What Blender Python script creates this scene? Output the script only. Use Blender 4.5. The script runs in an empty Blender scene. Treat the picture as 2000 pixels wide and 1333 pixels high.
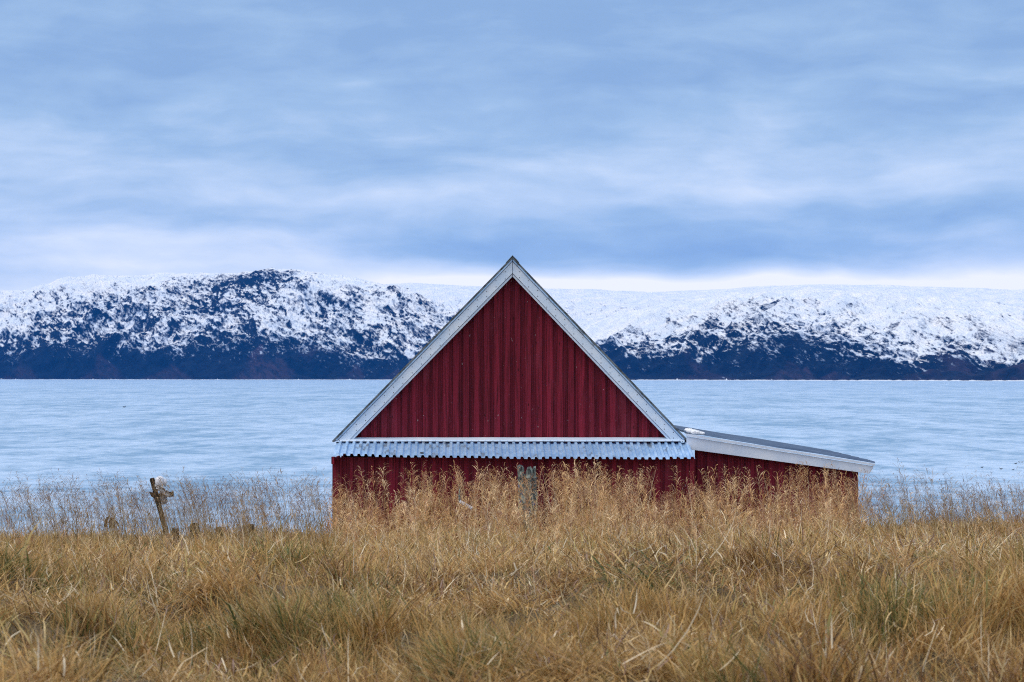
import bpy, math, random
import numpy as np
from math import radians, sin, cos, pi

random.seed(7)
RNG = np.random.default_rng(11)
scene = bpy.context.scene
COL = scene.collection

# ------------------------------------------------------------------ camera
F = 85.0 / 36.0 * 2000.0          # focal length in photo pixels
ZC = 9.0                          # eye height above the water
HY = 734.0                        # picture row of the horizon


def P(px, py, d):
    """point seen at photo pixel (px,py) standing d metres away"""
    return ((px - 1000.0) / F * d, d, ZC - (py - HY) / F * d)


cam_d = bpy.data.cameras.new("camera")
cam_d.lens = 85.0
cam_d.sensor_width = 36.0
cam_d.shift_y = (HY - 666.5) / 2000.0
cam_d.clip_start = 0.1
cam_d.clip_end = 60000.0
cam_d.dof.use_dof = True
cam_d.dof.focus_distance = 45.0
cam_d.dof.aperture_fstop = 6.3
cam = bpy.data.objects.new("camera", cam_d)
cam.location = (0, 0, ZC)
cam.rotation_euler = (radians(90), 0, 0)
COL.objects.link(cam)
scene.camera = cam

scene.view_settings.view_transform = 'Standard'
scene.view_settings.look = 'None'
scene.view_settings.exposure = 0.0
scene.view_settings.gamma = 1.0
scene.cycles.volume_bounces = 1
scene.cycles.filter_width = 1.1
scene.cycles.use_denoising = False
scene.cycles.volume_step_rate = 4.0


# ------------------------------------------------------------------ node helper
class NT:
    def __init__(s, tree):
        s.t = tree
        s.n = tree.nodes
        s.n.clear()

    def new(s, kind, **kw):
        nd = s.n.new(kind)
        for k, v in kw.items():
            if k.startswith('i_'):
                key = k[2:]
                key = int(key) if key.isdigit() else key.replace('_', ' ')
                s.put(nd.inputs[key], v)
            else:
                setattr(nd, k, v)
        return nd

    def put(s, sock, v):
        if isinstance(v, bpy.types.NodeSocket):
            s.t.links.new(v, sock)
        elif isinstance(v, bpy.types.Node):
            s.t.links.new(v.outputs[0], sock)
        else:
            if isinstance(v, tuple) and len(v) == 3 and sock.type == 'RGBA':
                v = v + (1.0,)
            sock.default_value = v

    def math(s, op, a, b=0.0, c=None, clamp=False):
        nd = s.n.new('ShaderNodeMath')
        nd.operation = op
        nd.use_clamp = clamp
        s.put(nd.inputs[0], a)
        s.put(nd.inputs[1], b)
        if c is not None:
            s.put(nd.inputs[2], c)
        return nd.outputs[0]

    def mix(s, f, a, b, blend='MIX'):
        nd = s.n.new('ShaderNodeMix')
        nd.data_type = 'RGBA'
        nd.blend_type = blend
        nd.clamp_factor = True
        s.put(nd.inputs[0], f)
        s.put(nd.inputs[6], a)
        s.put(nd.inputs[7], b)
        return nd.outputs[2]

    def ramp(s, v, lo, hi, a=0.0, b=1.0, smooth=True):
        nd = s.n.new('ShaderNodeMapRange')
        nd.interpolation_type = 'SMOOTHSTEP' if smooth else 'LINEAR'
        s.put(nd.inputs[0], v)
        s.put(nd.inputs[1], lo)
        s.put(nd.inputs[2], hi)
        s.put(nd.inputs[3], a)
        s.put(nd.inputs[4], b)
        return nd.outputs[0]

    def noise(s, vec, scale, detail=4.0, rough=0.55, dist=0.0, color=False):
        nd = s.n.new('ShaderNodeTexNoise')
        s.put(nd.inputs['Vector'], vec)
        s.put(nd.inputs['Scale'], scale)
        s.put(nd.inputs['Detail'], detail)
        s.put(nd.inputs['Roughness'], rough)
        s.put(nd.inputs['Distortion'], dist)
        return nd.outputs[1 if color else 0]

    def mapping(s, vec, scale=(1, 1, 1), rot=(0, 0, 0), loc=(0, 0, 0)):
        nd = s.n.new('ShaderNodeMapping')
        s.put(nd.inputs[0], vec)
        nd.inputs[1].default_value = loc
        nd.inputs[2].default_value = rot
        nd.inputs[3].default_value = scale
        return nd.outputs[0]

    def obj(s):
        return s.n.new('ShaderNodeTexCoord').outputs['Object']

    def attr(s, name):
        nd = s.n.new('ShaderNodeAttribute')
        nd.attribute_name = name
        return nd

    def bump(s, h, strength, distance):
        nd = s.n.new('ShaderNodeBump')
        s.put(nd.inputs['Strength'], strength)
        s.put(nd.inputs['Distance'], distance)
        s.put(nd.inputs['Height'], h)
        return nd.outputs[0]


def new_mat(name):
    m = bpy.data.materials.new(name)
    m.use_nodes = True
    return m, NT(m.node_tree)


def finish(nt, color, rough=0.8, normal=None, metallic=0.0, spec=0.5):
    b = nt.new('ShaderNodeBsdfPrincipled')
    nt.put(b.inputs['Base Color'], color)
    nt.put(b.inputs['Roughness'], rough)
    nt.put(b.inputs['Metallic'], metallic)
    nt.put(b.inputs['Specular IOR Level'], spec)
    if normal is not None:
        nt.put(b.inputs['Normal'], normal)
    o = nt.new('ShaderNodeOutputMaterial')
    nt.put(o.inputs[0], b.outputs[0])
    return b


# ------------------------------------------------------------------ world: overcast sky
SUN_EL, SUN_AZ = radians(52), radians(250)      # weak sun behind the cloud, behind the camera to the left
world = bpy.data.worlds.new("World")
scene.world = world
world.use_nodes = True
w = NT(world.node_tree)
sky = w.new('ShaderNodeTexSky')
sky.sky_type = 'NISHITA'
sky.sun_disc = False
sky.sun_elevation = SUN_EL
sky.sun_rotation = SUN_AZ
tc = w.new('ShaderNodeTexCoord').outputs['Generated']
sep = w.new('ShaderNodeSeparateXYZ')
w.put(sep.inputs[0], tc)
X, Y, Z = sep.outputs
az = w.math('ARCTAN2', X, Y)                     # azimuth from straight ahead, radians
zc = w.math('MAXIMUM', Z, 0.0)
comb = w.new('ShaderNodeCombineXYZ')
w.put(comb.inputs[0], az)
w.put(comb.inputs[1], w.math('MULTIPLY', Z, 1.0))
base = comb.outputs[0]
warp = w.noise(w.mapping(base, (12, 30, 1)), 1.0, 3, 0.5, color=True)
wv = w.new('ShaderNodeVectorMath', operation='MULTIPLY_ADD')
w.put(wv.inputs[0], warp)
wv.inputs[1].default_value = (0.036, 0.020, 0)
w.put(wv.inputs[2], base)
wb = wv.outputs[0]
n_streak = w.noise(w.mapping(wb, (5.0, 46, 1), loc=(1.7, 3.1, 0)), 1.0, 5, 0.5)
n_mid = w.noise(w.mapping(wb, (16, 50, 1), rot=(0, 0, 0.10), loc=(4.2, 0.7, 0)), 1.0, 5, 0.55)
n_fine = w.noise(w.mapping(wb, (50, 120, 1), loc=(0.2, 5.5, 0)), 1.0, 4, 0.6)
v = w.math('MULTIPLY_ADD', w.math('SUBTRACT', n_streak, 0.5), 0.55, 0.0)
v = w.math('MULTIPLY_ADD', w.math('SUBTRACT', n_mid, 0.5), 0.56, v)
v = w.math('MULTIPLY_ADD', w.math('SUBTRACT', n_fine, 0.5), 0.10, v)
# broad layers of the cloud deck by height above the horizon (height = sine of the elevation)
lay = w.new('ShaderNodeFloatCurve')
cv = lay.mapping.curves[0]
pts = [(0.0, .86), (.10, .90), (.17, .86), (.21, .76), (.255, .61), (.30, .53), (.38, .56), (.46, .54), (.55, .45), (.68, .34), (.80, .30), (1.0, .27)]
cv.points[0].location = pts[0]
cv.points[1].location = pts[-1]
for p_ in pts[1:-1]:
    cv.points.new(*p_)
lay.mapping.update()
w.put(lay.inputs['Value'], w.math('MULTIPLY', zc, 1 / 0.18, clamp=True))
v = w.math('ADD', v, lay.outputs[0])


def sky_blob(px, py, sx, sy, amp):
    """one darker or brighter cloud mass: centre, half sizes given as photo pixels turned into angles"""
    global v
    a0, z0 = (px - 1000) / F, (HY - py) / F
    d = w.new('ShaderNodeVectorMath', operation='SUBTRACT')
    w.put(d.inputs[0], wb)
    d.inputs[1].default_value = (a0 + 0.018, z0 + 0.010, 0)
    m_ = w.new('ShaderNodeVectorMath', operation='MULTIPLY')
    w.put(m_.inputs[0], d.outputs[0])
    m_.inputs[1].default_value = (F / sx, F / sy, 0)
    ln = w.new('ShaderNodeVectorMath', operation='DOT_PRODUCT')
    w.put(ln.inputs[0], m_.outputs[0])
    w.put(ln.inputs[1], m_.outputs[0])
    g = w.math('EXPONENT', w.math('MULTIPLY', ln.outputs['Value'], -0.7))
    v = w.math('MULTIPLY_ADD', g, amp, v)


for b_ in [(1500, 445, 400, 55, -.15), (1850, 400, 160, 45, -.14), (800, 470, 170, 40, -.16), (300, 415, 170, 22, -.13),
           (1300, 505, 340, 34, -.16), (1800, 335, 140, 22, .12), (1050, 330, 150, 14, .08), (380, 480, 330, 38, .26),
           (950, 385, 240, 26, .10), (560, 470, 110, 40, .10), (1950, 580, 340, 52, .36), (1400, 580, 480, 34, .30), (1000, 570, 260, 20, .26), (560, 520, 200, 20, .12),
           (60, 560, 200, 40, -.06), (900, 560, 200, 25, .10), (1000, 180, 320, 40, -.06), (300, 330, 260, 20, .06),
           (450, 310, 140, 26, -.07), (1500, 370, 300, 18, .07)]:
    sky_blob(*b_)
cr = w.new('ShaderNodeValToRGB')
el = cr.color_ramp.elements
el[0].position, el[0].color = 0.0, (0.27, 0.43, 0.70, 1)
el[1].position, el[1].color = 1.0, (1.16, 1.14, 1.16, 1)
for pos, c in [(.25, (0.30, 0.465, 0.735)), (.42, (0.40, 0.575, 0.82)), (.60, (0.60, 0.745, 0.955)), (.80, (0.86, 0.94, 1.06))]:
    e = el.new(pos)
    e.color = c + (1,)
w.put(cr.inputs[0], v)
low = cr.outputs[0]
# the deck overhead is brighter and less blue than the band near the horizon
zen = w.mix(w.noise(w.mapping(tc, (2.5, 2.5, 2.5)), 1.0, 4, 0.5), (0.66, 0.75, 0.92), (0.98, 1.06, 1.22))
back = w.math('MULTIPLY', w.ramp(Y, 0.15, -0.55), .8)          # unseen sky behind the camera: brightening added to light front walls, less cloud structure
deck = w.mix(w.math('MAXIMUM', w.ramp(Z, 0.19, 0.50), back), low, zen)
# undo the background strength, keep a share of the clear sky above the deck
STR = 0.12
deckS = w.new('ShaderNodeVectorMath', operation='SCALE')
w.put(deckS.inputs[0], deck)
deckS.inputs['Scale'].default_value = 1.0 / STR
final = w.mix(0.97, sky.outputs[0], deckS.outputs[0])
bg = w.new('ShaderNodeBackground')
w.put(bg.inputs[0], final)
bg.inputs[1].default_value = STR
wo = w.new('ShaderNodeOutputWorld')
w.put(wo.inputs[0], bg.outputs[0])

sun_d = bpy.data.lights.new("sun", 'SUN')
sun_d.energy = 1.4
sun_d.angle = radians(20)
sun_d.color = (1.0, 0.87, 0.70)
sun = bpy.data.objects.new("sun", sun_d)
sun.rotation_euler = (radians(90) - SUN_EL, 0, pi - SUN_AZ)
COL.objects.link(sun)

# ------------------------------------------------------------------ numpy noise
_perm = RNG.random((256, 256))


def vnoise(x, y):
    xi = np.floor(x).astype(int)
    yi = np.floor(y).astype(int)
    xf = x - xi
    yf = y - yi
    u = xf * xf * xf * (xf * (xf * 6 - 15) + 10)
    q = yf * yf * yf * (yf * (yf * 6 - 15) + 10)
    a = _perm[xi & 255, yi & 255]
    b = _perm[(xi + 1) & 255, yi & 255]
    c = _perm[xi & 255, (yi + 1) & 255]
    d = _perm[(xi + 1) & 255, (yi + 1) & 255]
    return (a * (1 - u) + b * u) * (1 - q) + (c * (1 - u) + d * u) * q


def fbm(x, y, oct=4, gain=0.5, ridged=False):
    x = np.asarray(x, float)
    y = np.asarray(y, float)
    r = np.zeros(np.broadcast(x, y).shape)
    a, s = 1.0, 0.0
    for i in range(oct):
        n = vnoise(x + 17.3 * i, y + 9.1 * i)
        if ridged:
            n = 1 - np.abs(2 * n - 1)
        r = r + a * n
        s += a
        a *= gain
        ca, sa = 1.6, 1.2
        x, y = x * ca + y * sa, y * ca - x * sa
    return r / s


def sstep(a, b, x):
    t = np.clip((x - a) / (b - a), 0, 1)
    return t * t * (3 - 2 * t)


# ------------------------------------------------------------------ mesh helpers
def mesh_np(name, verts, quads=None, tris=None, smooth=False):
    me = bpy.data.meshes.new(name)
    nq = 0 if quads is None else len(quads)
    ntr = 0 if tris is None else len(tris)
    me.vertices.add(len(verts))
    me.vertices.foreach_set('co', np.asarray(verts, np.float32).ravel())
    loops = []
    starts = []
    if nq:
        loops.append(np.asarray(quads, np.int32).ravel())
        starts.append(np.arange(nq, dtype=np.int32) * 4)
    if ntr:
        loops.append(np.asarray(tris, np.int32).ravel())
        starts.append(nq * 4 + np.arange(ntr, dtype=np.int32) * 3)
    loops = np.concatenate(loops)
    me.loops.add(len(loops))
    me.loops.foreach_set('vertex_index', loops)
    me.polygons.add(nq + ntr)
    me.polygons.foreach_set('loop_start', np.concatenate(starts))
    if smooth:
        me.polygons.foreach_set('use_smooth', np.ones(nq + ntr, bool))
    me.update(calc_edges=True)
    me.validate()
    return me


def grid_mesh(name, V, smooth=True):
    n, m = V.shape[:2]
    idx = np.arange(n * m).reshape(n, m)
    q = np.stack([idx[:-1, :-1], idx[1:, :-1], idx[1:, 1:], idx[:-1, 1:]], -1).reshape(-1, 4)
    return mesh_np(name, V.reshape(-1, 3), q, smooth=smooth)


def vcol(me, name, cols):
    a = me.color_attributes.new(name, 'FLOAT_COLOR', 'POINT')
    c = np.ones((len(cols), 4), np.float32)
    c[:, :3] = cols
    a.data.foreach_set('color', c.ravel())


def vfloat(me, name, vals):
    a = me.attributes.new(name, 'FLOAT', 'POINT')
    a.data.foreach_set('value', np.asarray(vals, np.float32).ravel())


def link(name, me, mat, parent=None):
    o = bpy.data.objects.new(name, me)
    if mat:
        me.materials.append(mat)
    COL.objects.link(o)
    if parent is not None:
        o.parent = parent
    return o


def thing(o, label, cat, group=None):
    o['label'] = label
    o['category'] = cat
    if group:
        o['group'] = group
    return o


def empty(name, loc=(0, 0, 0), rz=0.0):
    o = bpy.data.objects.new(name, None)
    o.location = loc
    o.rotation_euler = (0, 0, rz)
    o.empty_display_size = 0.3
    COL.objects.link(o)
    return o


class MB:
    """collects shapes, builds them as one mesh; a value per vertex gives each board its own tint"""

    def __init__(s, origin=(0, 0, 0)):
        s.v = []
        s.f = []
        s.t = []
        s.o = origin

    def add(s, vs, fs, tint=0.5):
        k = len(s.v)
        for p in vs:
            s.v.append((p[0] - s.o[0], p[1] - s.o[1], p[2] - s.o[2]))
            s.t.append(tint)
        for f in fs:
            s.f.append(tuple(i + k for i in f))

    def prism(s, poly, off, tint=0.5):
        """polygon (list of 3-d points) pushed by vector off"""
        n = len(poly)
        vs = list(poly) + [(p[0] + off[0], p[1] + off[1], p[2] + off[2]) for p in poly]
        fs = [tuple(range(n)), tuple(range(2 * n - 1, n - 1, -1))]
        for i in range(n):
            j = (i + 1) % n
            fs.append((i, i + n, j + n, j))
        s.add(vs, fs, tint)

    def box(s, x0, x1, y0, y1, z0, z1, tint=0.5):
        s.prism([(x0, y0, z0), (x1, y0, z0), (x1, y0, z1), (x0, y0, z1)], (0, y1 - y0, 0), tint)

    def tube(s, pts, rad, n=8, tint=0.5, wob=0.0):
        import mathutils
        pts = [mathutils.Vector(p) for p in pts]
        if not hasattr(rad, '__len__'):
            rad = [rad] * len(pts)
        vs, fs = [], []
        up = mathutils.Vector((0.13, 0.31, 0.94)).normalized()
        for i, p in enumerate(pts):
            t = (pts[min(i + 1, len(pts) - 1)] - pts[max(i - 1, 0)]).normalized()
            a = t.cross(up)
            if a.length < 0.05:
                a = t.cross(mathutils.Vector((1, 0, 0)))
            a.normalize()
            b = t.cross(a)
            for k in range(n):
                an = 2 * pi * k / n
                r = rad[i] * (1 + random.uniform(-wob, wob))
                vs.append(tuple(p + a * cos(an) * r + b * sin(an) * r))
        for i in range(len(pts) - 1):
            for k in range(n):
                k2 = (k + 1) % n
                fs.append((i * n + k, i * n + k2, (i + 1) * n + k2, (i + 1) * n + k))
        fs.append(tuple(range(n - 1, -1, -1)))
        fs.append(tuple((len(pts) - 1) * n + k for k in range(n)))
        s.add(vs, fs, tint)

    def ball(s, c, r, n=14, m=9, squash=(1, 1, 1), tint=0.5, wob=0.0):
        vs, fs = [], []
        for i in range(m + 1):
            th = pi * i / m
            for k in range(n):
                ph = 2 * pi * k / n
                rr = r * (1 + random.uniform(-wob, wob))
                vs.append((c[0] + rr * sin(th) * cos(ph) * squash[0], c[1] + rr * sin(th) * sin(ph) * squash[1],
                           c[2] + rr * cos(th) * squash[2]))
        for i in range(m):
            for k in range(n):
                k2 = (k + 1) % n
                fs.append((i * n + k, (i + 1) * n + k, (i + 1) * n + k2, i * n + k2))
        s.add(vs, fs, tint)

    def build(s, name, mat, parent=None, smooth=False, bevel=0.0):
        me = bpy.data.meshes.new(name)
        me.from_pydata(s.v, [], s.f)
        me.update()
        vfloat(me, 'tint', s.t)
        if smooth:
            me.polygons.foreach_set('use_smooth', np.ones(len(me.polygons), bool))
        o = link(name, me, mat, parent)
        if bevel:
            b = o.modifiers.new('bevel', 'BEVEL')
            b.width = bevel
            b.segments = 2
            b.limit_method = 'ANGLE'
        return o


# ------------------------------------------------------------------ ground
def crest_shift(u):
    """the top of the bank stands a little higher to the right of the barn; u in photo columns"""
    return np.interp(u, [-600, 0, 650, 1000, 1650, 1800, 2600], [.02, 0.02, .03, 0.07, .12, .24, .24])


def ground_z(x, y):
    x = np.asarray(x, float)
    y = np.asarray(y, float)
    h = np.interp(y, [-60, 0, 8, 14, 20, 30, 40, 46, 50, 56, 66, 80, 100, 125, 170, 260],
                  [1.7, 1.72, 1.75, 1.88, 2.03, 2.46, 2.98, 3.33, 3.62, 4.4, 6.0, 7.6, 8.75, 9.5, 12, 20])
    u = 1000 + x / np.maximum(np.abs(y), 20) * F
    bell = sstep(10, 30, y) * (1 - sstep(52, 90, y))
    z = ZC - h + crest_shift(u) * bell
    amp = np.where(y < 60, 1.0, 0.5)
    z += (fbm(x / 5.0 + 40, y / 5.0 + 3, 2) - 0.5) * 0.22 * amp * sstep(-5, 12, y) * 1.0
    hum = fbm(x / 1.15 + 7, y / 1.5 + 91, 3)
    z += (sstep(0.40, 0.72, hum)) * 0.34 * amp * (1 - 0.72 * sstep(20, 36, y))
    z -= 0.05 * (1 - sstep(36, 50, y)) + 0.02
    z += np.maximum(0, y - 60) * 0.0 + (fbm(x / 12, y / 12, 3) - 0.5) * 1.2 * sstep(62, 90, y)
    return z


xs = np.concatenate([-np.geomspace(420, 16, 40), np.arange(-15.9, 15.9, 0.11), np.geomspace(16, 420, 40)])
ys = np.concatenate([np.arange(-60, 6, 2.0), np.arange(6, 56, 0.13), np.arange(56, 130, 1.3), np.arange(130, 265, 8)])
GX, GY = np.meshgrid(xs, ys, indexing='ij')
GV = np.stack([GX, GY, ground_z(GX, GY)], -1)
m, n_ = new_mat('thatch_ground')
oc = n_.obj()
c1 = n_.mix(n_.ramp(n_.noise(oc, 1.3, 5, .6), .4, .62), (0.085, 0.062, 0.032), (0.17, 0.115, 0.055))
c1 = n_.mix(n_.ramp(n_.noise(oc, 0.6, 4, .6), .52, .68), c1, (0.07, 0.078, 0.03))
c1 = n_.mix(n_.ramp(n_.noise(oc, 40, 4, .7), .35, .7), c1, (0.25, 0.18, 0.09))
finish(n_, c1, 0.95, n_.bump(n_.noise(oc, 60, 5, .7), .9, .05))
ground = link('ground', grid_mesh('ground', GV), m)
ground['kind'] = 'structure'

# ------------------------------------------------------------------ water
m, n_ = new_mat('sea_water')
oc = n_.obj()
big = n_.noise(n_.mapping(oc, (0.0016, 0.0062, 1), rot=(0, 0, .03)), 1.0, 12, .80, .3)
mid = n_.noise(n_.mapping(oc, (0.05, 0.13, 1), rot=(0, 0, .05)), 1.0, 8, .75, .3)
wa = n_.noise(n_.mapping(oc, (0.22, 0.62, 1), rot=(0, 0, 0.10)), 1.0, 5, .62, 0.4)
wb_ = n_.noise(n_.mapping(oc, (0.055, 0.13, 1), rot=(0, 0, -0.12)), 1.0, 4, .6, 0.3)
wc = n_.noise(n_.mapping(oc, (1.6, 2.6, 1), rot=(0, 0, 0.2)), 1.0, 4, .6)
hgt = n_.math('MULTIPLY', wa, 0.55)
hgt = n_.math('MULTIPLY_ADD', wb_, 1.2, hgt)
hgt = n_.math('MULTIPLY_ADD', wc, 0.07, hgt)
st = n_.ramp(big, 0.35, 0.65, 0.7, 1.0)
nrm = n_.bump(hgt, st, 0.9)
ra = n_.noise(n_.mapping(oc, (0.55, 0.42, 1), rot=(0, 0, .10)), 1.0, 3, .65, .3)
rb = n_.noise(n_.mapping(oc, (0.16, 0.055, 1), rot=(0, 0, .04)), 1.0, 3, .65, .3)
rc_ = n_.noise(n_.mapping(oc, (0.045, 0.0075, 1)), 1.0, 3, .65, .3)
gust_sheen = n_.math('MULTIPLY', big, .34)
for t_, k_ in ((mid, .10), (ra, .62), (rb, .62), (rc_, .52)):
    gust_sheen = n_.math('MULTIPLY_ADD', n_.math('SUBTRACT', t_, .5), k_, gust_sheen)
gust_sheen = n_.math('ADD', gust_sheen, .33)
wcol = n_.mix(n_.ramp(gust_sheen, .38, .62, smooth=False), (0.17, 0.325, 0.50), (0.52, 0.68, 0.87))  # light and dark of the ripples painted into the water colour
b = finish(n_, wcol, n_.ramp(gust_sheen, .4, .6, .46, .22), nrm, spec=0.5)
b.inputs['IOR'].default_value = 1.333
gx = np.concatenate([-np.geomspace(30000, 40, 12), np.geomspace(40, 30000, 12)])
gy = np.concatenate([np.linspace(80, 400, 8), np.geomspace(500, 40000, 20)])
WX, WY = np.meshgrid(gx, gy, indexing='ij')
water = link('water', grid_mesh('water', np.stack([WX, WY, WX * 0], -1)), m)
water['kind'] = 'structure'

# ------------------------------------------------------------------ mountains
def shore_dist(u):
    return np.interp(u, [-3000, 0, 1000, 2000, 5000], [6400, 5700, 4900, 3900, 3700])


def mountain(name, us, ridge, extra, depth, cover, seed, amp=1.0):
    ts = np.concatenate([np.linspace(0, 1, 300), 1 + np.linspace(0.02, 0.8, 26)])
    U, T = np.meshgrid(us, ts, indexing='ij')
    Ys = shore_dist(U) + extra
    shore_row = HY + (ZC + 2.0) / Ys * F if extra == 0 else HY + 4
    Yd = Ys + depth * T
    R = ridge(U)
    # convex hillside
    g = np.clip(T, 0, 1)
    g = 1 - (1 - g) ** 1.35
    row = shore_row + (R - shore_row) * g
    Zw = ZC - (row - HY) / F * Yd
    Xw = (U - 1000) / F * Yd
    beyond = np.clip(T - 1, 0, 1)
    Zw -= beyond * 160
    env = (sstep(0, .12, T) * (1 - 0.85 * sstep(.72, 1.0, T)))
    a = Xw + seed * 100
    q = Yd * 0.8
    d = (fbm(a / 520, q / 520, 3, .5, True) - .6) * 90
    d += (fbm(a / 170 + q / 400, q / 300, 4, .55, True) - .6) * 55
    d += (fbm(a / 55 + q / 160, q / 90, 4, .6, True) - .6) * 17
    Zw = Zw + d * env * amp
    Zw += (fbm(a / 60, q / 60, 3) - .5) * 5 * sstep(.1, .5, T) * (T < 1.02)
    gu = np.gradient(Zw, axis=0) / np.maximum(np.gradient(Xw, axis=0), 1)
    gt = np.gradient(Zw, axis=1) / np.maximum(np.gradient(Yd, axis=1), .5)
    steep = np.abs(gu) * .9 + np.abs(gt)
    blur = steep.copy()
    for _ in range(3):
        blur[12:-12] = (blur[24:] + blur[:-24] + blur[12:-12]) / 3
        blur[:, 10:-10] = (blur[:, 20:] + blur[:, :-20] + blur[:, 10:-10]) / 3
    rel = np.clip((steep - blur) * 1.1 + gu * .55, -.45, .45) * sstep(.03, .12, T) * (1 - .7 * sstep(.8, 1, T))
    me = grid_mesh(name, np.stack([Xw, Yd, Zw], -1))
    rr = HY - (Zw - ZC) / Yd * F
    cvr = cover(U, rr, row)
    cvr = cvr - .22 * sstep(690, 722, rr)
    cvr = np.where(row - R < 26, cvr + .30 * sstep(26, 4, row - R) * (U > 1080), cvr)  # extra white along the right-hand ridge paints in its fade into mist
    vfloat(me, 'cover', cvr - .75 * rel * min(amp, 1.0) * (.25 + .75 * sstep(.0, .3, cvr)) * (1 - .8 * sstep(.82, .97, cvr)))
    br = np.zeros_like(U)
    if extra == 0:
        for (au, ar, hw_, k_) in ((508, 672, 58, .9), (548, 690, 34, .6), (200, 690, 46, .5), (330, 712, 60, .5), (690, 712, 30, .5),
                                  (1540, 705, 50, .6), (1568, 718, 30, .8), (1625, 726, 30, .6), (1862, 650, 60, .35), (1380, 728, 90, .5), (40, 705, 40, .5), (770, 722, 30, .5)):
            fr_ = np.clip((rr - ar) / (742 - ar), 0, 1)
            wd_ = hw_ * (fr_ ** 1.2) + 3
            off = np.abs(U - au + 6 * np.sin(rr / 9.0))
            br = np.maximum(br, k_ * (rr > ar) * (1 - sstep(.55, 1.1, off / wd_)))
    vfloat(me, 'scree', br)
    vfloat(me, 'high', np.clip(T, 0, 1))
    return me


COVER = {
    -400: [(570, 1), (620, .9), (650, .6), (680, .2), (740, .05)],
    0: [(575, 1), (610, .96), (640, .78), (662, .5), (680, .2), (700, .12), (741, .03)],
    150: [(550, 1), (572, .97), (590, .7), (620, .5), (660, .47), (680, .3), (700, .12), (741, .02)],
    300: [(535, 1), (558, .93), (578, .58), (620, .5), (660, .5), (690, .32), (710, .1), (741, .02)],
    420: [(532, 1), (550, .58), (580, .5), (600, .36), (640, .55), (660, .32), (680, .2), (705, .06), (741, 0)],
    530: [(527, 1), (537, .42), (560, .38), (580, .62), (620, .72), (648, .5), (662, .2), (690, .12), (720, .05)],
    640: [(537, 1), (565, .82), (585, .55), (600, .36), (640, .5), (662, .3), (682, .08), (741, 0)],
    760: [(550, 1), (580, .82), (615, .62), (650, .6), (680, .38), (700, .1), (741, .02)],
    860: [(567, .95), (590, .78), (620, .62), (640, .55), (670, .4), (700, .1), (741, .02)],
    1050: [(580, 1), (640, .8), (670, .5), (700, .35), (720, .08)],
    1180: [(618, 1), (645, .75), (665, .5), (700, .46), (716, .15), (745, .03)],
    1300: [(588, 1), (620, .9), (642, .85), (658, .55), (680, .6), (700, .46), (716, .15), (745, .03)],
    1450: [(576, 1), (610, .87), (640, .8), (662, .52), (690, .3), (710, .1), (745, .02)],
    1550: [(570, 1), (600, .83), (630, .72), (645, .5), (655, .12), (690, .05), (745, 0)],
    1700: [(576, 1), (610, .87), (650, .72), (680, .4), (700, .28), (720, .1), (745, .02)],
    1800: [(590, 1), (640, .87), (680, .65), (712, .36), (732, .1)],
    1870: [(600, 1), (638, .82), (655, .3), (700, .15), (745, .04)],
    1950: [(602, 1), (640, .92), (672, .8), (690, .35), (705, .1), (745, .02)],
    2400: [(600, 1), (640, .8), (680, .4), (720, .1)],
}
_cu = np.array(sorted(COVER))
_rows = np.arange(480, 760, 2.0)
_tab = np.array([np.interp(_rows, [p[0] for p in COVER[k]], [p[1] for p in COVER[k]]) for k in _cu])


def cover_front(U, rr, row):
    ui = np.clip(np.interp(U, _cu, np.arange(len(_cu))), 0, len(_cu) - 1.001)
    ri = np.clip((0.55 * row + 0.45 * rr - 480) / 2, 0, len(_rows) - 1.001)
    a, b = ui.astype(int), ri.astype(int)
    fa, fb = ui - a, ri - b
    return (_tab[a, b] * (1 - fa) * (1 - fb) + _tab[a + 1, b] * fa * (1 - fb) + _tab[a, b + 1] * (1 - fa) * fb + _tab[a + 1, b + 1] * fa * fb)


def ridge_front(U):
    return np.interp(U, [-2500, -900, -200, 0, 60, 130, 180, 260, 320, 380, 460, 500, 530, 560, 590, 620, 680, 740, 800, 850, 900, 960, 1040, 1120, 1160, 1200, 1300, 1400, 1500, 1600, 1700, 1800, 1900, 2000, 2400, 4500],
                     [690, 640, 585, 570, 563, 548, 541, 540, 533, 534, 531, 528, 525, 524, 526, 532, 545, 560, 576, 590, 603, 620, 640, 640, 630, 612, 592, 579, 571, 569, 575, 584, 596, 600, 610, 690])


def ridge_back(U):
    return np.interp(U, [-2500, 300, 560, 700, 800, 900, 1000, 1100, 1200, 1300, 1400, 1500, 1600, 1700, 1800, 1900, 2000, 2400, 4500],
                     [700, 620, 575, 556, 553, 558, 563, 565, 568, 571, 566, 560, 556, 557, 560, 563, 566, 600, 690])


m, n_ = new_mat('snowy_hillside')
oc = n_.obj()
cov = n_.attr('cover').outputs['Fac']


def band(rot, sx, sz, wl, det, rough, dist):
    """noise on the hillside seen as x, height; rot tilts the streaks"""
    a_ = n_.mapping(oc, (1.0, 0.10, 1.0), rot=(0, rot, 0))
    return n_.noise(n_.mapping(a_, (sx, 1.0, sz)), 1.0 / wl, det, rough, dist)


def unit(x):
    return n_.math('SUBTRACT', x, 0.5)


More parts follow.
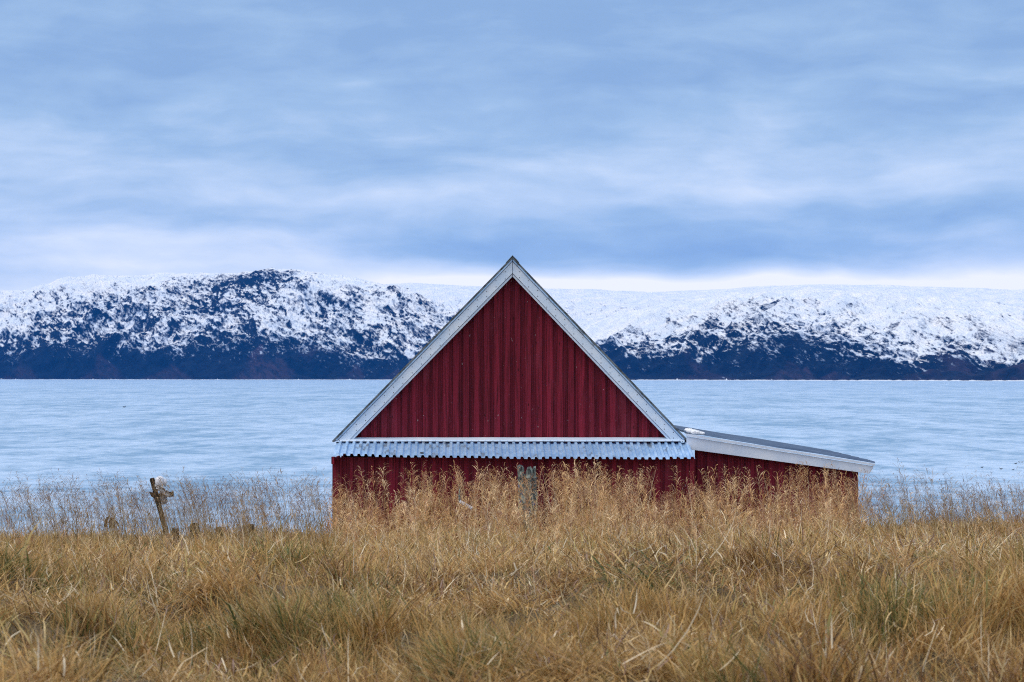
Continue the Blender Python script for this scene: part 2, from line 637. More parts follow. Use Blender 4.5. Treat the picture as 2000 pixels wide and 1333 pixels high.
n1 = band(-0.55, 0.50, 1.30, 21.0, 4, .80, .4)
n2 = band(-0.75, 0.75, 1.5, 7.5, 2, .85, .3)
n3 = band(0.12, 1.6, 0.34, 34.0, 4, .72, .7)
n4 = n_.noise(n_.mapping(oc, (1, .3, 1)), 1 / 300.0, 3, .55)
pat = n_.math('MULTIPLY', unit(n1), 1.05)
pat = n_.math('MULTIPLY_ADD', unit(n2), 0.95, pat)
pat = n_.math('MULTIPLY_ADD', unit(n3), 0.45, pat)
pat = n_.math('MULTIPLY_ADD', unit(n4), 0.45, pat)
n5 = band(-0.5, 1.7, 0.30, 95.0, 5, .62, 1.2)
rid = n_.math('SUBTRACT', n_.math('ABSOLUTE', unit(n5)), 0.085)          # thin snow filled gullies and dark ribs
pat = n_.math('MULTIPLY_ADD', rid, -0.70, pat)
thr = n_.math('SUBTRACT', 0.315, n_.math('MULTIPLY', cov, 0.59))
dif = n_.math('SUBTRACT', pat, thr)
snowf = n_.ramp(dif, -0.13, 0.14, smooth=False)
rock = n_.mix(n_.ramp(n_.noise(oc, 1 / 30.0, 5, .6), .42, .6), (0.001, 0.004, 0.012), (0.005, 0.012, 0.026))
geo = n_.new('ShaderNodeNewGeometry')
sp = n_.new('ShaderNodeSeparateXYZ')
n_.put(sp.inputs[0], geo.outputs['Position'])
lowz = n_.ramp(sp.outputs[2], 20, 95, 1, 0)
brn = n_.math('MULTIPLY', n_.ramp(n_.noise(n_.mapping(oc, (1, .3, .55), rot=(0, .4, 0)), 1 / 120.0, 4, .6), .55, .66), lowz)
scr = n_.attr('scree').outputs['Fac']
scr = n_.math('MULTIPLY', scr, n_.ramp(n1, .38, .62, .1, .85))
rock = n_.mix(n_.math('MAXIMUM', n_.math('MULTIPLY', brn, .6), scr), rock, (0.060, 0.038, 0.052))
snowc = n_.mix(n_.ramp(n_.noise(oc, 1 / 45.0, 5, .6), .35, .7), (0.78, 0.85, 0.93), (0.97, 0.97, 0.97))
snowc = n_.mix(n_.ramp(cov, .05, .75), (0.36, 0.46, 0.62), snowc)          # thin dusting low down, full cover above
colr = n_.mix(snowf, rock, snowc)
finish(n_, colr, 0.9, n_.bump(pat, .7, 12), spec=0.1)
mt_mat = m

us_f = np.concatenate([np.linspace(-2400, -140, 90), np.linspace(-130, 2130, 1500), np.linspace(2150, 4400, 90)])
me = mountain('mountain', us_f, ridge_front, 0, 1050, cover_front, 3, 1.3)
mo = link('mountain', me, mt_mat)
mo['kind'] = 'structure'
# pale broken line of ice and surf along the foot of the far hills
n_s = 1400
us_s = np.linspace(-300, 2300, n_s)
ysd = shore_dist(us_s) - 22
hs = np.interp(us_s, [0, 900, 1250, 2000], [.5, .7, 1.3, 1.6]) * (.25 + 1.1 * fbm(us_s / 9.0, us_s * 0, 3) + 2.2 * (RNG.random(n_s) > .985))
sv = []
for k_, (dy_, hz_) in enumerate(((-6, -.4), (-3, 1.0), (3, .9), (7, -.4))):
    yy_ = ysd + dy_
    sv.append(np.stack([(us_s - 1000) / F * yy_, yy_, np.where(hz_ > 0, hs * hz_, hz_)], -1))
m_surf, ns_ = new_mat('pale_surf')
finish(ns_, ns_.mix(ns_.noise(ns_.obj(), .05, 3), (.55, .62, .70), (.86, .90, .94)), .8)
so2 = link('surf', grid_mesh('surf', np.stack(sv, 1)), m_surf)
so2['kind'] = 'stuff'
us_b = np.concatenate([np.linspace(-2400, 480, 60), np.linspace(500, 2130, 700), np.linspace(2150, 4400, 60)])
me = mountain('mountain', us_b, ridge_back, 1900, 1400,
              lambda U, rr, row: np.interp(row, [550, 575, 600, 650], [1.3, 1.15, .95, .85]), 8, 0.45)  # top rows kept fully white, painting the back ridge's fade into cloud
mo = link('mountain', me, mt_mat)
mo['kind'] = 'structure'

# summit cairn and the small boats under the far shore
CAIRN_D = 6350.0
m_stone, n_ = new_mat('grey_stone')
finish(n_, n_.mix(n_.noise(n_.obj(), 0.8, 4), (0.10, 0.11, 0.12), (0.30, 0.31, 0.32)), 0.9)
p0 = P(531, 529, CAIRN_D)
cb = MB(p0)
for i in range(7):
    r = 6.5 - i * 0.8
    cb.ball((p0[0] + random.uniform(-.6, .6), p0[1], p0[2] - 7 + i * 2.6), r * .72, 9, 6, (1, 1, .5), wob=.15)
ca = cb.build('summit_cairn', m_stone)
ca.location = p0
thing(ca, 'small stone cairn on the highest top of the snowy left hill', 'cairn')

m_white, n_ = new_mat('boat_white_paint')
finish(n_, n_.mix(n_.noise(n_.obj(), 2, 3), (0.75, 0.77, 0.80), (0.85, 0.86, 0.88)), 0.4)
m_dark, n_ = new_mat('boat_dark_trim')
finish(n_, (0.03, 0.035, 0.045), 0.4)


def make_boat(px, py_, d, length, label):
    e = empty('motor_boat', ((px - 1000) / F * d, d, 0.0))
    L, B = length / 2, length * 0.17
    hb = MB()
    ring = [(-1.0, .75), (-.6, .95), (0, 1), (.5, .85), (.85, .4), (1.05, .0)]
    top = [(L * a, -B * b, .95 + .35 * max(0, a)) for a, b in ring] + [(L * a, B * b, .95 + .35 * max(0, a)) for a, b in reversed(ring[:-1])]
    bot = [(x * .93, y * .6, -.25) for x, y, z in top]
    n = len(top)
    hb.add(top + bot, [tuple(range(n)), tuple(range(2 * n - 1, n - 1, -1))] + [(i, i + n, (i + 1) % n + n, (i + 1) % n) for i in range(n)])
    hb.build('hull', m_white, e)
    kb = MB()
    kb.prism([(-L * .45, -B * .6, 1.0), (L * .35, -B * .6, 1.15), (L * .15, -B * .55, 2.6), (-L * .4, -B * .55, 2.6)], (0, B * 1.2, 0))
    kb.build('wheelhouse', m_white, e)
    wbm = MB()
    wbm.box(-L * .36, L * .12, -B * .64, -B * .57, 1.85, 2.35)
    wbm.build('window', m_dark, e)
    mbm = MB()
    mbm.tube([(-L * .2, 0, 2.5), (-L * .2, 0, 4.4)], .07, 6)
    mbm.build('mast', m_white, e)
    thing(e, label, 'boat')
    return e


make_boat(1508, 746, 4180, 6.0, 'tiny white boat under the dark far shore right of the barn roof')
make_boat(3, 741, 5450, 8.5, 'tiny white boat off the far shore at the left edge')

# far end seabirds
m_bird, n_ = new_mat('dark_plumage')
finish(n_, n_.mix(n_.noise(n_.obj(), 8, 3), (0.012, 0.014, 0.018), (0.05, 0.05, 0.055)), 0.7)


def make_bird(px, py_, s, rz, label, group=None):
    d = ZC / (py_ - HY) * F
    b_ = MB()
    b_.ball((0, 0, .10), .30, 14, 9, (1, .52, .48))
    b_.tube([(-.24, 0, .14), (-.36, 0, .19), (-.46, 0, .17)], [.11, .07, .02], 8)
    b_.tube([(.20, 0, .14), (.27, 0, .26), (.29, 0, .36)], [.09, .06, .055], 8)
    b_.ball((.31, 0, .38), .075, 10, 7)
    b_.tube([(.36, 0, .38), (.46, 0, .365)], [.03, .01], 6)
    o = b_.build('seabird', m_bird, smooth=True)
    o.location = ((px - 1000) / F * d, d, 0)
    o.scale = (s, s, s)
    o.rotation_euler = (0, 0, rz)
    thing(o, label, 'bird', group)
    return o


make_bird(243, 796, 1.0, .1, 'lone dark seabird floating on the water left of the barn')
for px, py_, s, rz, lb in [(1918, 914, 0.34, .2, 'dark seabird left end of the scattered flock on the water'),
                           (1955, 917, 0.37, 2.9, 'dark seabird second from left in the flock at right'),
                           (1979, 918.5, 0.31, .3, 'dark seabird lowest and nearest of the flock at right'),
                           (1984, 906.5, 0.37, 0., 'dark seabird between the nearest bird and the far pair'),
                           (1991, 903.5, 0.28, 3.0, 'left bird of the far pair in the flock at right'),
                           (1996.5, 903.5, 0.28, .1, 'right bird of the far pair in the flock at right')]:
    make_bird(px, py_, s, rz, lb, 'dark seabirds on the water at the right edge')

# ------------------------------------------------------------------ barn
D0 = 47.0                 # gable trim plane
DF = 45.85                # front edge of the tin awning


def wood_red(name, dark=1.0):
    m, n = new_mat(name)
    o_ = n.obj()
    t = n.attr('tint').outputs['Fac']
    grain = n.noise(n.mapping(o_, (38, 38, 1.3)), 1.0, 5, .65)
    blot = n.noise(n.mapping(o_, (2.2, 2.2, 0.8)), 1.0, 5, .6)
    c = n.mix(t, (0.110 * dark, 0.005 * dark, 0.015 * dark), (0.270 * dark, 0.016 * dark, 0.038 * dark))
    c = n.mix(n.ramp(grain, .42, .68), c, (0.075 * dark, 0.005 * dark, 0.011 * dark))
    c = n.mix(n.math('MULTIPLY', n.ramp(blot, .50, .72), .55), c, (0.21 * dark, 0.030 * dark, 0.050 * dark))
    fl = n.noise(n.mapping(o_, (30, 30, 9)), 1.0, 3, .6)
    c = n.mix(n.math('MULTIPLY', n.ramp(fl, .725, .75), .85), c, (0.55, 0.50, 0.50))
    kn = n.new('ShaderNodeTexVoronoi')
    n.put(kn.inputs['Vector'], n.mapping(o_, (7, 7, 2.4)))
    n.put(kn.inputs['Scale'], 1.0)
    c = n.mix(n.ramp(kn.outputs['Distance'], .10, .05), c, (0.04, 0.003, 0.006))
    finish(n, c, 0.7, n.bump(grain, .5, .004), spec=.2)
    return m


m_red = wood_red('barn_red_boards')


def paint_white(name, a, b_):
    m, n = new_mat(name)
    o_ = n.obj()
    st = n.noise(n.mapping(o_, (1.2, 1, 1.2)), 2.0, 5, .6)
    c = n.mix(n.ramp(st, .35, .7), a, b_)
    fine = n.noise(n.mapping(o_, (14, 14, 14)), 1.0, 5, .7)
    c = n.mix(n.math('MULTIPLY', n.ramp(fine, .60, .70), .28), c, (0.36, 0.40, 0.42))
    wrt = n.noise(n.mapping(o_, (45, 45, 45)), 1.0, 2, .6)
    c = n.mix(n.ramp(wrt, .76, .78), c, (0.10, 0.11, 0.12))
    finish(n, c, 0.5, n.bump(fine, .25, .004), spec=.4)
    return m


m_trim = paint_white('weathered_white_trim', (0.64, 0.78, 0.94), (0.79, 0.87, 0.96))
m_fascia = paint_white('white_fascia_paint', (0.62, 0.73, 0.90), (0.76, 0.84, 0.96))
m_under, n_ = new_mat('roof_sheet_dark_edge')
o_ = n_.obj()
finish(n_, n_.mix(n_.ramp(n_.noise(o_, 6, 5, .6), .4, .6), (0.05, 0.065, 0.075), (0.17, 0.20, 0.22)), .5, metallic=.3)

# weathered zinc
m_tin, n_ = new_mat('weathered_zinc')
o_ = n_.obj()
c = n_.mix(n_.ramp(n_.noise(n_.mapping(o_, (3, 3, 1)), 1.2, 4, .6), .35, .7), (0.32, 0.52, 0.78), (0.50, 0.69, 0.92))
dirt = n_.noise(n_.mapping(o_, (4.5, 1.4, 1.4), loc=(2.3, 0, 0)), 1.0, 5, .6)
c = n_.mix(n_.math('MULTIPLY', n_.ramp(dirt, .56, .66), .75), c, (0.17, 0.19, 0.22))
fine = n_.noise(n_.mapping(o_, (40, 9, 9)), 1.0, 5, .7)
c = n_.mix(n_.math('MULTIPLY', n_.ramp(fine, .60, .72), .5), c, (0.16, 0.18, 0.20))
finish(n_, c, .42, n_.bump(fine, .3, .003), metallic=.25)

m_roof, n_ = new_mat('slate_blue_roof_sheet')
o_ = n_.obj()
c = n_.mix(n_.ramp(n_.noise(n_.mapping(o_, (.8, 6, 1)), 1.2, 5, .6), .35, .7), (0.045, 0.085, 0.165), (0.10, 0.16, 0.26))
c = n_.mix(n_.math('MULTIPLY', n_.ramp(n_.noise(o_, 14, 5, .7), .58, .7), .5), c, (0.24, 0.28, 0.33))
finish(n_, c, .5, metallic=.2)
m_snow, n_ = new_mat('snow_patch')
finish(n_, (0.88, 0.91, 0.95), .85, n_.bump(n_.noise(n_.obj(), 30, 4), .6, .01))
m_black, n_ = new_mat('dark_metal')
finish(n_, n_.mix(n_.noise(n_.obj(), 30, 3), (0.02, 0.02, 0.022), (0.06, 0.055, 0.05)), .7)

bc = P(1000, 1040, D0)
barn = empty('barn', (0, D0, bc[2]))
thing(barn, 'red board barn with white gable trim and tin skirt roof standing in tall dry grass', 'barn')
bor = (0, D0, bc[2])


def bP(px, py, d):
    return P(px, py, d)


def bMB():
    return MB(bor)


APX, LE, RE = (1001, 503), (651, 861), (1341, 859)
BACK = 7.4
ZB = P(0, 1075, D0)[2]


# gable wall: wide boards with narrower cover boards, as one wall
def boards(mb, x0, x1, ztop, zbot, yface, pitch=0.2015, bw=0.112, proud=0.030, base_t=.028, under=True):
    """boards from x0 to x1 on the plane y=yface facing the camera; ztop(x) gives the top"""
    n = int(round((x1 - x0) / pitch))
    pitch = (x1 - x0) / n
    for i in range(n):
        a = x0 + i * pitch
        t = random.choice((random.uniform(0, .9), random.uniform(.2, .5)))
        j = random.uniform(-.003, .003)
        za, zb = ztop(a), ztop(a + pitch)
        mid = None
        poly = [(a + .001, yface + j, zbot), (a + pitch - .001, yface + j, zbot), (a + pitch - .001, yface + j, zb), (a + .001, yface + j, za)]
        if min(za, zb) - zbot > .03:
            mb.prism(poly, (0, base_t, 0), t * .85)
        c0 = a + pitch / 2 + random.uniform(-.006, .006) - bw / 2
        w_ = bw + random.uniform(-.006, .006)
        za, zb = ztop(c0), ztop(c0 + w_)
        if min(za, zb) - zbot > .03:
            yj = yface - proud + random.uniform(-.004, .003)
            mb.prism([(c0, yj, zbot - .004), (c0 + w_, yj + random.uniform(-.002, .002), zbot - .004), (c0 + w_, yj, zb), (c0, yj, za)], (0, proud + .0, 0), .35 + t * .65)


DW = D0 + .22
ap, le, re_ = P(APX[0], APX[1] + 6, DW), P(LE[0], LE[1], DW), P(RE[0], RE[1], DW)


def gable_top(x):
    if x < ap[0]:
        return ap[2] + (x - ap[0]) / (le[0] - ap[0]) * (le[2] - ap[2]) - .14
    return ap[2] + (x - ap[0]) / (re_[0] - ap[0]) * (re_[2] - ap[2]) - .14


gb = bMB()
zg = P(0, 859, DW)[2]
boards(gb, le[0] + .10, ap[0] - .0, gable_top, zg, DW)
boards(gb, ap[0] + .0, re_[0] - .10, gable_top, zg, DW)
gb.prism([(le[0] + .2, DW + .03, zg - .3), (re_[0] - .2, DW + .03, zg - .3), (re_[0] - .2, DW + .03, re_[2] + .02), (ap[0], DW + .03, ap[2] - .2), (le[0] + .2, DW + .03, le[2] + .02)], (0, .05, 0), .1)
# back gable and long side walls
xb0, xb1 = le[0] + .15, re_[0] - .15
gb.prism([(xb0, D0 + BACK, ZB), (xb1, D0 + BACK, ZB), (xb1, D0 + BACK, re_[2] + .05), (ap[0], D0 + BACK, ap[2] - .2), (xb0, D0 + BACK, le[2] + .05)], (0, -.05, 0), .3)
for sx in (xb0, xb1 - .05):
    gb.box(sx, sx + .05, DW + .09, D0 + BACK - .06, ZB, le[2] + .0, .3)
gb.build('gable_wall', m_red, barn)

# roof: two slopes of sheet metal, seen edge on
rf = bMB()
for (e, sgn) in ((LE, -1), (RE, 1)):
    a = P(APX[0], APX[1] - 2, D0 - .05)
    b2 = P(e[0] + sgn * 3, e[1] + 1, D0 - .05)
    dx, dz = b2[0] - a[0], b2[2] - a[2]
    ln = math.hypot(dx, dz)
    nx, nz = -dz / ln * sgn, dx / ln * sgn
    if nz < 0:
        nx, nz = -nx, -nz
    th = .034
    rf.prism([a, b2, (b2[0] - nx * th, b2[1], b2[2] - nz * th), (a[0], a[1], a[2] - th * 1.4)], (0, BACK + .35, 0), .4)
rf.build('roof', m_under, barn)
# ridge cap
rc = bMB()
a = P(APX[0], APX[1] - 4, D0 - .10)
for sgn in (-1, 1):
    rc.prism([(a[0], a[1], a[2] + .012), (a[0] + sgn * .13, a[1], a[2] - .13), (a[0] + sgn * .13, a[1], a[2] - .145), (a[0], a[1], a[2] - .003)], (0, BACK + .4, 0), .6)
rc.build('ridge_cap', m_tin, barn)

# rake boards: drip strip, wide board, inner moulding
for (e, sgn, lab) in ((LE, 1, 'left'), (RE, -1, 'right')):
    def band(o0, o1, d, th, name, mat, vo=0):
        # offsets measured as rows below the roof line at the apex
        mb = bMB()
        A0 = P(APX[0], APX[1] + o0, d)
        A1 = P(APX[0], APX[1] + o1, d)
        hx = .965
        E0 = P(e[0] + sgn * o0 * hx, e[1], d)
        E1 = P(e[0] + sgn * o1 * hx, e[1], d)
        gap = sgn * -.004
        mb.prism([(A0[0] + -sgn * .004, A0[1], A0[2]), E0, E1, (A1[0] - sgn * .004, A1[1], A1[2])], (0, th, 0))
        # follow-up: the dark joints come from the steps between the pieces
        return mb.build(name, mat, barn, bevel=.003)
    band(3.2, 7.6, D0 - .045, .05, 'drip_edge', m_tin)
    band(8.6, 31, D0 - .02, .05, 'barge_board', m_trim)
    band(32.0, 37.8, D0 + .012, .09, 'inner_moulding', m_trim)

# nails in the barge boards are part of their look
nb = bMB()
for sgn, e in ((-1, LE), (1, RE)):
    for k in range(19):
        s_ = .04 + k * .052
        for off in (14, 26):
            xx = APX[0] + (e[0] - APX[0]) * s_
            yy = APX[1] + (e[1] - APX[1]) * s_ + off + random.uniform(-2, 2)
            p = P(xx, yy, D0 - .021)
            nb.box(p[0] - .007, p[0] + .007, p[1] - .003, p[1] + .004, p[2] - .007, p[2] + .007)
no = nb.build('nail_heads', m_black, barn)
no['kind'] = 'stuff'

# horizontal flashing above the awning
fb = bMB()
a, b2 = P(664, 856.2, D0 - .02), P(1336, 856.2, D0 - .02)
prev = None
nseg = 48
for i in range(nseg):
    xa, xb = a[0] + (b2[0] - a[0]) * i / nseg, a[0] + (b2[0] - a[0]) * (i + 1) / nseg
    z0 = a[2] + .0015 * math.sin(i * .7)
    z1 = a[2] + .0015 * math.sin((i + 1) * .7)
    zl, zm = z0 - .034, z0 - .062
    zl1, zm1 = z1 - .034, z1 - .062
    # sloping upper face, then a small vertical lip
    fb.add([(xa, a[1] + .19, z0 + .01), (xb, a[1] + .19, z1 + .01), (xb, a[1] - .03, zl1), (xa, a[1] - .03, zl), (xb, a[1] - .04, zm1), (xa, a[1] - .04, zm),
            (xb, a[1] - .034, zm1), (xa, a[1] - .034, zm)],
           [(0, 1, 2, 3), (3, 2, 4, 5), (5, 4, 6, 7)], .7)
    if i % 1 == 0:
        fb.box(xa + .04, xa + .052, a[1] - .044, a[1] - .036, zl - .018, zl - .006, 0)
fo = fb.build('flashing', m_trim, barn)

# corrugated awning: 51 ribs
aw = bMB()
xt0, xt1 = P(657, 0, D0 + .10)[0], P(1345, 0, D0 + .10)[0]
xq0, xq1 = P(650.5, 0, DF)[0], P(1357.5, 0, DF)[0]
NR = 51
prof = [(0, 0), (.38, 0), (.46, 1), (.76, 1), (.94, 0)]   # pan, rise, crown, fall
rows = 7
gridv = []
for r in range(rows):
    f = r / (rows - 1)
    line = []
    yy = D0 + .10 + (DF - D0 - .10) * f
    for k in range(NR):
        for (s_, hgt_) in prof:
            q = (k + s_) / NR
            x = (xt0 + (xt1 - xt0) * q) * (1 - f) + (xq0 + (xq1 - xq0) * q) * f
            ztop = P(0, 863.5 + 2.0 * q, D0 + .10)[2]
            rowb = np.interp(q, [0, .3, .6, 1], [891, 894.5, 897, 897.5])
            zbot = P(0, rowb, DF)[2]
            z = ztop * (1 - f) + zbot * f
            sheet = int(q * 8.6)
            z += .006 * math.sin(sheet * 2.3 + f * 2) * f
            z += hgt_ * .042 + random.uniform(-.0012, .0012)
            line.append((x, yy + .008 * math.sin(sheet * 1.7) * f, z))
    line.append((line[-1][0] + .012, line[-1][1], line[-1][2]))
    gridv.append(line)
nc = len(gridv[0])
vs = [p for ln in gridv for p in ln]
fs = []
for r in range(rows - 1):
    for c_ in range(nc - 1):
        i = r * nc + c_
        fs.append((i, i + 1, i + nc + 1, i + nc))
aw.add(vs, fs)
# screw heads on every second crown
for k in range(0, NR):
    if k % 3 == 2:
        continue
    for f in ((.22, .90) if k % 2 else (.9,)):
        q = (k + .66) / NR
        r = f * (rows - 1)
        i0 = int(r)
        c_ = k * 5 + 2
        pa, pb = gridv[i0][c_], gridv[min(i0 + 1, rows - 1)][c_]
        u_ = r - i0
        x, y, z = [pa[j] * (1 - u_) + pb[j] * u_ for j in range(3)]
        aw.box(x + .012, x + .030, y - .008, y + .008, z, z + .010, 0)
awo = aw.build('tin_awning', m_tin, barn)
so = awo.modifiers.new('thick', 'SOLIDIFY')
so.thickness = .003
# hole rusted into the lip of the sheet
hb = bMB()
hp = P(824, 885, DF + .12)
hb.ball((hp[0], hp[1], hp[2]), .042, 10, 6, (1, .7, .35), wob=.2)
hb.build('rust_hole', m_black, awo)

# lower wall below the awning: box-like front room
lw = bMB()
y1 = DF + .30
xl, xr = P(652.5, 0, y1)[0], P(1356, 0, y1)[0]
boards(lw, xl, xr, lambda x: P(0, 893, y1)[2] - .005, ZB, y1, proud=.028)
for sx in (xl, xr - .04):
    lw.box(sx, sx + .04, y1 + .03, DW + .02, ZB, P(0, 893, y1)[2] - .01, .25)
# corner boards
lw.box(xl - .03, xl + .09, y1 - .045, y1 - .0255, ZB, P(0, 893, y1)[2] - .02, .55)
lw.box(xr - .09, xr + .004, y1 - .045, y1 - .0255, ZB, P(0, 893, y1)[2] - .02, .75)
lw.box(xl - .035, xl + .02, y1 - .24, y1 - .047, P(0, 906, y1)[2], P(0, 892, y1)[2], .9)
lw.build('front_wall', m_red, barn)

# lean-to on the right
lt = empty('lean_to', bor)
lt.parent = barn
lt.location = (0, 0, 0)
yl = D0 + .10
lwm = bMB()
xa, xb = P(1357, 0, yl)[0], P(1675, 0, yl)[0]


def fasc_bot(x):
    u = 1000 + x / yl * F
    return P(0, np.interp(u, [1345, 1697], [877, 925]) - 4, yl)[2]


boards(lwm, xa, xb, fasc_bot, ZB, yl, proud=.028)
lwm.box(xb - .04, xb, yl + .03, 54.3, ZB, fasc_bot(xb) + .0, .25)
lwm.prism([(xb - .085, yl - .045, ZB), (xb + .006, yl - .045, ZB), (xb + .006, yl - .045, fasc_bot(xb)), (xb - .085, yl - .045, fasc_bot(xb) + .005)], (0, .02, 0), .8)
lwm.box(xa, xb, 54.25, 54.3, ZB, fasc_bot(xb), .3)
lwm.build('side_wall', m_red, lt)

yf = D0 - .14
ff = bMB()
pts = [P(1341, 853, yf), P(1706, 911, yf), P(1703.5, 917, yf), P(1697, 925.5, yf), P(1680, 923.3, yf), P(1341, 877.5, yf)]
ff.prism(pts, (0, .035, 0))
ff.build('fascia', m_fascia, lt, bevel=.004)
de = bMB()
pts = [P(1340, 847.2, yf - .03), P(1709, 906.3, yf - .03), P(1709, 910.2, yf - .03), P(1340, 852.2, yf - .03)]
de.prism(pts, (0, .07, 0))
de.build('drip_edge', m_fascia, lt)
# corrugated roof, ribs run down the slope
rr_ = bMB()
yb = 54.4
fl_, fr_ = P(1300, 840.0, yf), P(1709, 905.8, yf)
slope = (fr_[2] - fl_[2]) / (fr_[0] - fl_[0])
NRB = 40
vs = []
cols = 10
xlft = P(1336, 0, D0)[0]
for k in range(NRB * 4 + 1):
    f = k / (NRB * 4)
    y = yf + .03 + (yb - yf - .03) * f
    hgt_ = (0, 0, 1, 1)[k % 4] * .032
    for c_ in range(cols + 1):
        # rear right corner is cut back a little: the eave runs in towards the rear
        xr_ = fr_[0] + (P(1612, 0, 54.4)[0] - fr_[0]) * f + .02 * math.sin(k * 1.3)
        x = xlft + (xr_ - xlft) * c_ / cols
        z = fl_[2] + slope * (x - fl_[0]) + .012 + hgt_ + .006 * math.sin(k * .21 + c_)
        vs.append((x, y, z))
fs = []
for k in range(NRB * 4):
    for c_ in range(cols):
        i = k * (cols + 1) + c_
        fs.append((i, i + 1, i + cols + 2, i + cols + 1))
rr_.add(vs, fs)
ro = rr_.build('lean_to_roof', m_roof, lt)
so = ro.modifiers.new('thick', 'SOLIDIFY')
so.thickness = .004
sm = bMB()
for i in range(34):
    f = i / 33
    x = P(1346 + 26 * f, 0, yf)[0] + random.uniform(-.02, .02)
    y = yf + .08 + random.uniform(0, .55) * (1 - f)
    z = fl_[2] + slope * (x - fl_[0]) + .045
    sm.ball((x, y, z), .062 - .030 * f, 9, 6, (1.5, 1.9, .9), wob=.14)
sm.build('snow_patch', m_snow, lt, smooth=True)

# ------------------------------------------------------------------ rotten post in front of the barn
m_oldwood, n_ = new_mat('lichened_old_wood')
o_ = n_.obj()
g_ = n_.noise(n_.mapping(o_, (34, 34, 3.0)), 1.0, 6, .7)
c = n_.mix(n_.ramp(g_, .36, .62), (0.02, 0.026, 0.028), (0.22, 0.25, 0.23))
c = n_.mix(n_.ramp(n_.noise(o_, 9, 5, .6), .50, .64), c, (0.36, 0.43, 0.38))
c = n_.mix(n_.ramp(n_.noise(o_, 6, 4, .6), .60, .70), c, (0.20, 0.19, 0.33))
finish(n_, c, .95, n_.bump(g_, 1.0, .015), spec=.1)
m_brownwood, n_ = new_mat('wet_brown_wood')
o_ = n_.obj()
g_ = n_.noise(n_.mapping(o_, (40, 40, 6)), 1.0, 6, .7)
c = n_.mix(n_.ramp(g_, .38, .62), (0.012, 0.010, 0.009), (0.075, 0.052, 0.034))
c = n_.mix(n_.ramp(n_.noise(o_, 16, 4, .6), .58, .66), c, (0.15, 0.10, 0.045))
finish(n_, c, .9, n_.bump(g_, .8, .01), spec=.15)

PD = 42.6
pc = P(1029, 905, PD)
pz0 = float(ground_z(pc[0], PD)) - .15
post = MB((pc[0], PD, pz0))
ht = pc[2] - pz0
NS, NH = 30, 16
outer, inner = [], []
tops = []
for k in range(NS):
    an = 2 * pi * k / NS
    # front of the post faces -y (an = 3/2 pi)
    dfront = abs((an - 1.5 * pi + pi) % (2 * pi) - pi)
    side = math.cos(an)
    t = ht - .03 * abs(math.sin(k * 2.1)) - .05 * abs(math.sin(k * 5.3))
    if dfront < 1.2 and -.42 < side < -.12:
        t -= .42
    if -.12 < side < .10 and dfront < 1.2:
        t -= .10
    if side > .55:
        t -= .05
    if dfront > 1.7:
        t -= .16
    tops.append(t)
vs, fs = [], []
for j in range(NH + 1):
    for k in range(NS):
        an = 2 * pi * k / NS
        R_ = .155 + .014 * math.sin(3 * an + 1) + .016 * math.sin(7 * an + .3 * j) + random.uniform(-.006, .006)
        z = tops[k] * j / NH
        vs.append((pc[0] + R_ * cos(an) * 1.03, PD + R_ * sin(an) * .9, pz0 + z))
for j in range(NH):
    for k in range(NS):
        k2 = (k + 1) % NS
        fs.append((j * NS + k, j * NS + k2, (j + 1) * NS + k2, (j + 1) * NS + k))
nv = len(vs)
for j in range(NH + 1):
    for k in range(NS):
        an = 2 * pi * k / NS
        R_ = .098 + .02 * math.sin(5 * an + 1)
        z = ht * .35 + (tops[k] - ht * .35) * j / NH - .012
        vs.append((pc[0] + R_ * cos(an), PD + R_ * sin(an) * .85, pz0 + z))
for j in range(NH):
    for k in range(NS):
        k2 = (k + 1) % NS
        fs.append((nv + j * NS + k, nv + (j + 1) * NS + k, nv + (j + 1) * NS + k2, nv + j * NS + k2))
for k in range(NS):
    k2 = (k + 1) % NS
    fs.append((NH * NS + k, NH * NS + k2, nv + NH * NS + k2, nv + NH * NS + k))
post.add(vs, fs)
po = post.build('rotten_post', m_oldwood)
po.location = (pc[0], PD, pz0)
thing(po, 'broad grey-green rotten post with a split jagged top before the barn wall', 'post')
wr = MB((pc[0], PD, pz0))
for zz in (936, 933.5):
    pz = P(0, zz, PD)[2]
    wr.tube([(pc[0] + .178 * cos(a_) * 1.0, PD + .168 * sin(a_), pz + .01 * sin(a_ * 2)) for a_ in np.linspace(0, 2 * pi, 25)], .0045, 6)
wr.build('wire_loop', m_black, po)

# pale bent batten caught in the grass left of the post
m_pale, n_ = new_mat('bleached_wood')
finish(n_, n_.mix(n_.noise(n_.mapping(n_.obj(), (9, 9, 9)), 1, 5, .6), (0.36, 0.37, 0.42), (0.66, 0.66, 0.72)), .8)
bd = 41.0
bt = MB(P(900, 985, bd))
q0, q1, q2 = P(898, 956, bd + .1), P(897.5, 980, bd), P(922, 994, bd - .1)
bt.tube([q1, P(910, 986.5, bd - .05), q2], [.026, .032, .030], 8, wob=.12)
bo = bt.build('bent_branch', m_pale)
bo.location = P(900, 985, bd)
b2_ = MB(P(900, 985, bd))
b2_.tube([q0, P(897, 968, bd + .05), q1], [.012, .016, .022], 8, wob=.2)
b2_.build('side_twig', m_oldwood, bo)
thing(bo, 'short bleached bent branch caught in the grass left of the rotten post', 'branch')

